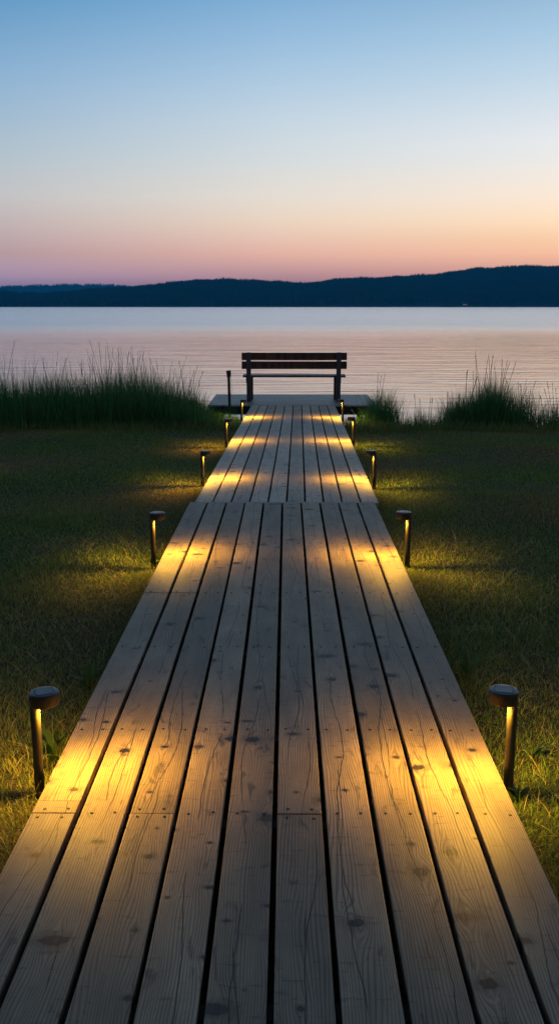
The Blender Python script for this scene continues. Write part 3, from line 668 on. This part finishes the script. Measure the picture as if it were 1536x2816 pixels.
clump('dark grass clump under the right end of the platform beside the farthest lamp', [(X_(950), X_(1050), 16.3, 17.4, 420, 0.12, 0.30, 0.005)], [], 46, 1.0)
def tuft(label, cx, cy, n, h0, h1, sp, seedv, wid=0.006):
    rng = np.random.default_rng(seedv); x = rng.normal(cx, sp, n); y = rng.normal(cy, sp, n)
    pp = reed_parts(x, y, rng.uniform(h0, h1, n), rng, wid, 0.2, 0.8)
    V, Q, C = merge(pp); o = link_mesh('grass_clump', np_mesh('grass_clump', V, Q, C), M_REED); tag(o, label, 'grass clump'); return o
tuft('bright green reed tuft around the foot of the tall marker post', tx, ty - 0.3, 260, 0.3, 0.75, 0.10, 51)

# weeds by the lamps
def weed(label, loc, leaves, seedv, scale=1.0):
    rng = np.random.default_rng(seedv); n = leaves
    az = rng.uniform(0, 6.28, n); base = np.tile(np.array([loc]), (n, 1)) + np.concatenate([rng.normal(0, 0.012, (n, 2)), np.zeros((n, 1))], 1)
    h = rng.uniform(0.06, 0.14, n) * scale; col = np.array([[0.06, 0.12, 0.02]]) * rng.uniform(0.7, 1.3, (n, 1))
    nseg = 8; tt = np.linspace(0, 1, nseg + 1)
    V, Q, C = blades(base, h, np.full(n, 0.028 * scale) * rng.uniform(0.6, 1.1, n), az, rng.uniform(0.15, 0.6, n), rng.uniform(0.5, 1.6, n), nseg, col, power=1.0)
    # leaf outline: narrow foot, broad middle
    Vr = V.reshape(n, nseg + 1, 2, 3); mid_ = Vr.mean(2, keepdims=True); prof = (np.sin(np.pi * np.clip(tt, 0.03, 1) ** 0.8) * 1.0 + 0.08) / np.maximum(1 - tt, 0.06)
    Vr = mid_ + (Vr - mid_) * prof[None, :, None, None]; pp = [(Vr.reshape(-1, 3), Q, C)]
    k = 5; pp.append(blades(np.tile(np.array([loc]), (k, 1)), rng.uniform(0.12, 0.24, k) * scale, np.full(k, 0.004), rng.uniform(0, 6.28, k), rng.uniform(0.1, 0.5, k), rng.uniform(0.6, 1.9, k), 8, np.array([[0.07, 0.11, 0.025]]).repeat(k, 0)))
    V, Q, C = merge(pp); o = link_mesh('weed', np_mesh('weed', V, Q, C), M_GRASS); tag(o, label, 'weed', 'broad leaved weeds by the boardwalk'); return o
def gp(xpx, ypx):
    y = 4.0
    for _ in range(8): y = (CAM_H - float(ground_z(0.0, y))) / ratio(ypx)
    x = xat(xpx, y, -0.12); return (x, y, float(ground_z(x, y)) - 0.003)
L0 = lamp_pos[0]
weed('lit weed with long arching blades between the nearest left lamp and the deck', gp(150, 2110), 7, 61, 1.25)
weed('small lit weed on the left behind the nearest lamp, close to the edge plank', gp(168, 2060), 6, 62, 1.0)
weed('dark leafy weed beside the left deck edge, well behind the nearest lamp', gp(243, 1900), 8, 63, 1.1)
weed('broad leaved weed in the lit grass right of the nearest right lamp', gp(1462, 2085), 8, 64, 0.9)
weed('dim leafy weed by the right deck edge behind the nearest right lamp', gp(1280, 1870), 8, 65, 1.1)
weed('thin weed with upright blades beside the second left lamp', gp(441, 1545), 6, 66, 1.3)
weed('pale stemmed weed at the foot of the nearest right lamp', gp(1420, 2195), 5, 67, 0.9)

# ------------------------------------------------------------------ tiny lit houses on the far shore
def house(xp, yp, label, sc_=1.0):
    Y = 1500.0 if yp > 830 else 1530.0
    X = xat(xp, Y, 0); z = CAM_H - ratio(yp) * Y
    root = empty('lakeside_house', (X, Y - 14, z - 3)); tag(root, label, 'house')
    w, d_, h_ = 4.5 * sc_, 3.5, 3.2
    box('wall', -w, w, -d_, d_, -3, h_, M_HOUSE, root, bev=0)
    bm = bmesh.new(); v = [bm.verts.new(p) for p in ((-w - .5, -d_ - .5, h_), (w + .5, -d_ - .5, h_), (w + .5, d_ + .5, h_), (-w - .5, d_ + .5, h_), (-w - .5, 0, h_ + 2.4), (w + .5, 0, h_ + 2.4))]
    for f_ in ((0, 1, 5, 4), (2, 3, 4, 5), (0, 4, 3), (1, 2, 5), (3, 2, 1, 0)): bm.faces.new([v[i] for i in f_])
    bm_obj('roof', bm, M_ROOF, root)
    for wx in (-2.0 * sc_, 1.4 * sc_): box('window', wx - 0.7, wx + 0.7, -d_ - 0.06, -d_ - 0.003, 1.0, 2.2, M_WIN, root, bev=0)
M_HOUSE = plain('dark_house_wall', (0.05, 0.05, 0.05), 0.8); M_ROOF = plain('house_roof', (0.03, 0.03, 0.035), 0.8)
m, t, bs, out = new_mat('lit_window'); em = t.n('ShaderNodeEmission'); em.inputs[0].default_value = (1, 0.62, 0.42, 1); em.inputs[1].default_value = 0.4
t.nt.links.new(em.outputs[0], out.inputs[0]); M_WIN = m
m.cycles.emission_sampling = 'NONE'
house(1166, 826, 'tiny house with lit windows among the trees on the far slope')
house(1272, 835, 'tiny house with one bright light down at the far waterline')

# ------------------------------------------------------------------ haze
HAZE = True
if HAZE:
    m, t, bs, out = new_mat('lake_haze'); t.nt.nodes.remove(bs); pv = t.n('ShaderNodeVolumePrincipled')
    pv.inputs['Color'].default_value = (0.02, 0.50, 1.0, 1); pv.inputs['Density'].default_value = 0.00026; pv.inputs['Anisotropy'].default_value = 0.0
    t.nt.links.new(pv.outputs[0], out.inputs['Volume'])
    o = box('haze', -3600, 3600, -420, 4450, -4.0, 96, m, None, bev=0); tag(o, kind='stuff'); o['label'] = 'thin blue evening haze over the lake';
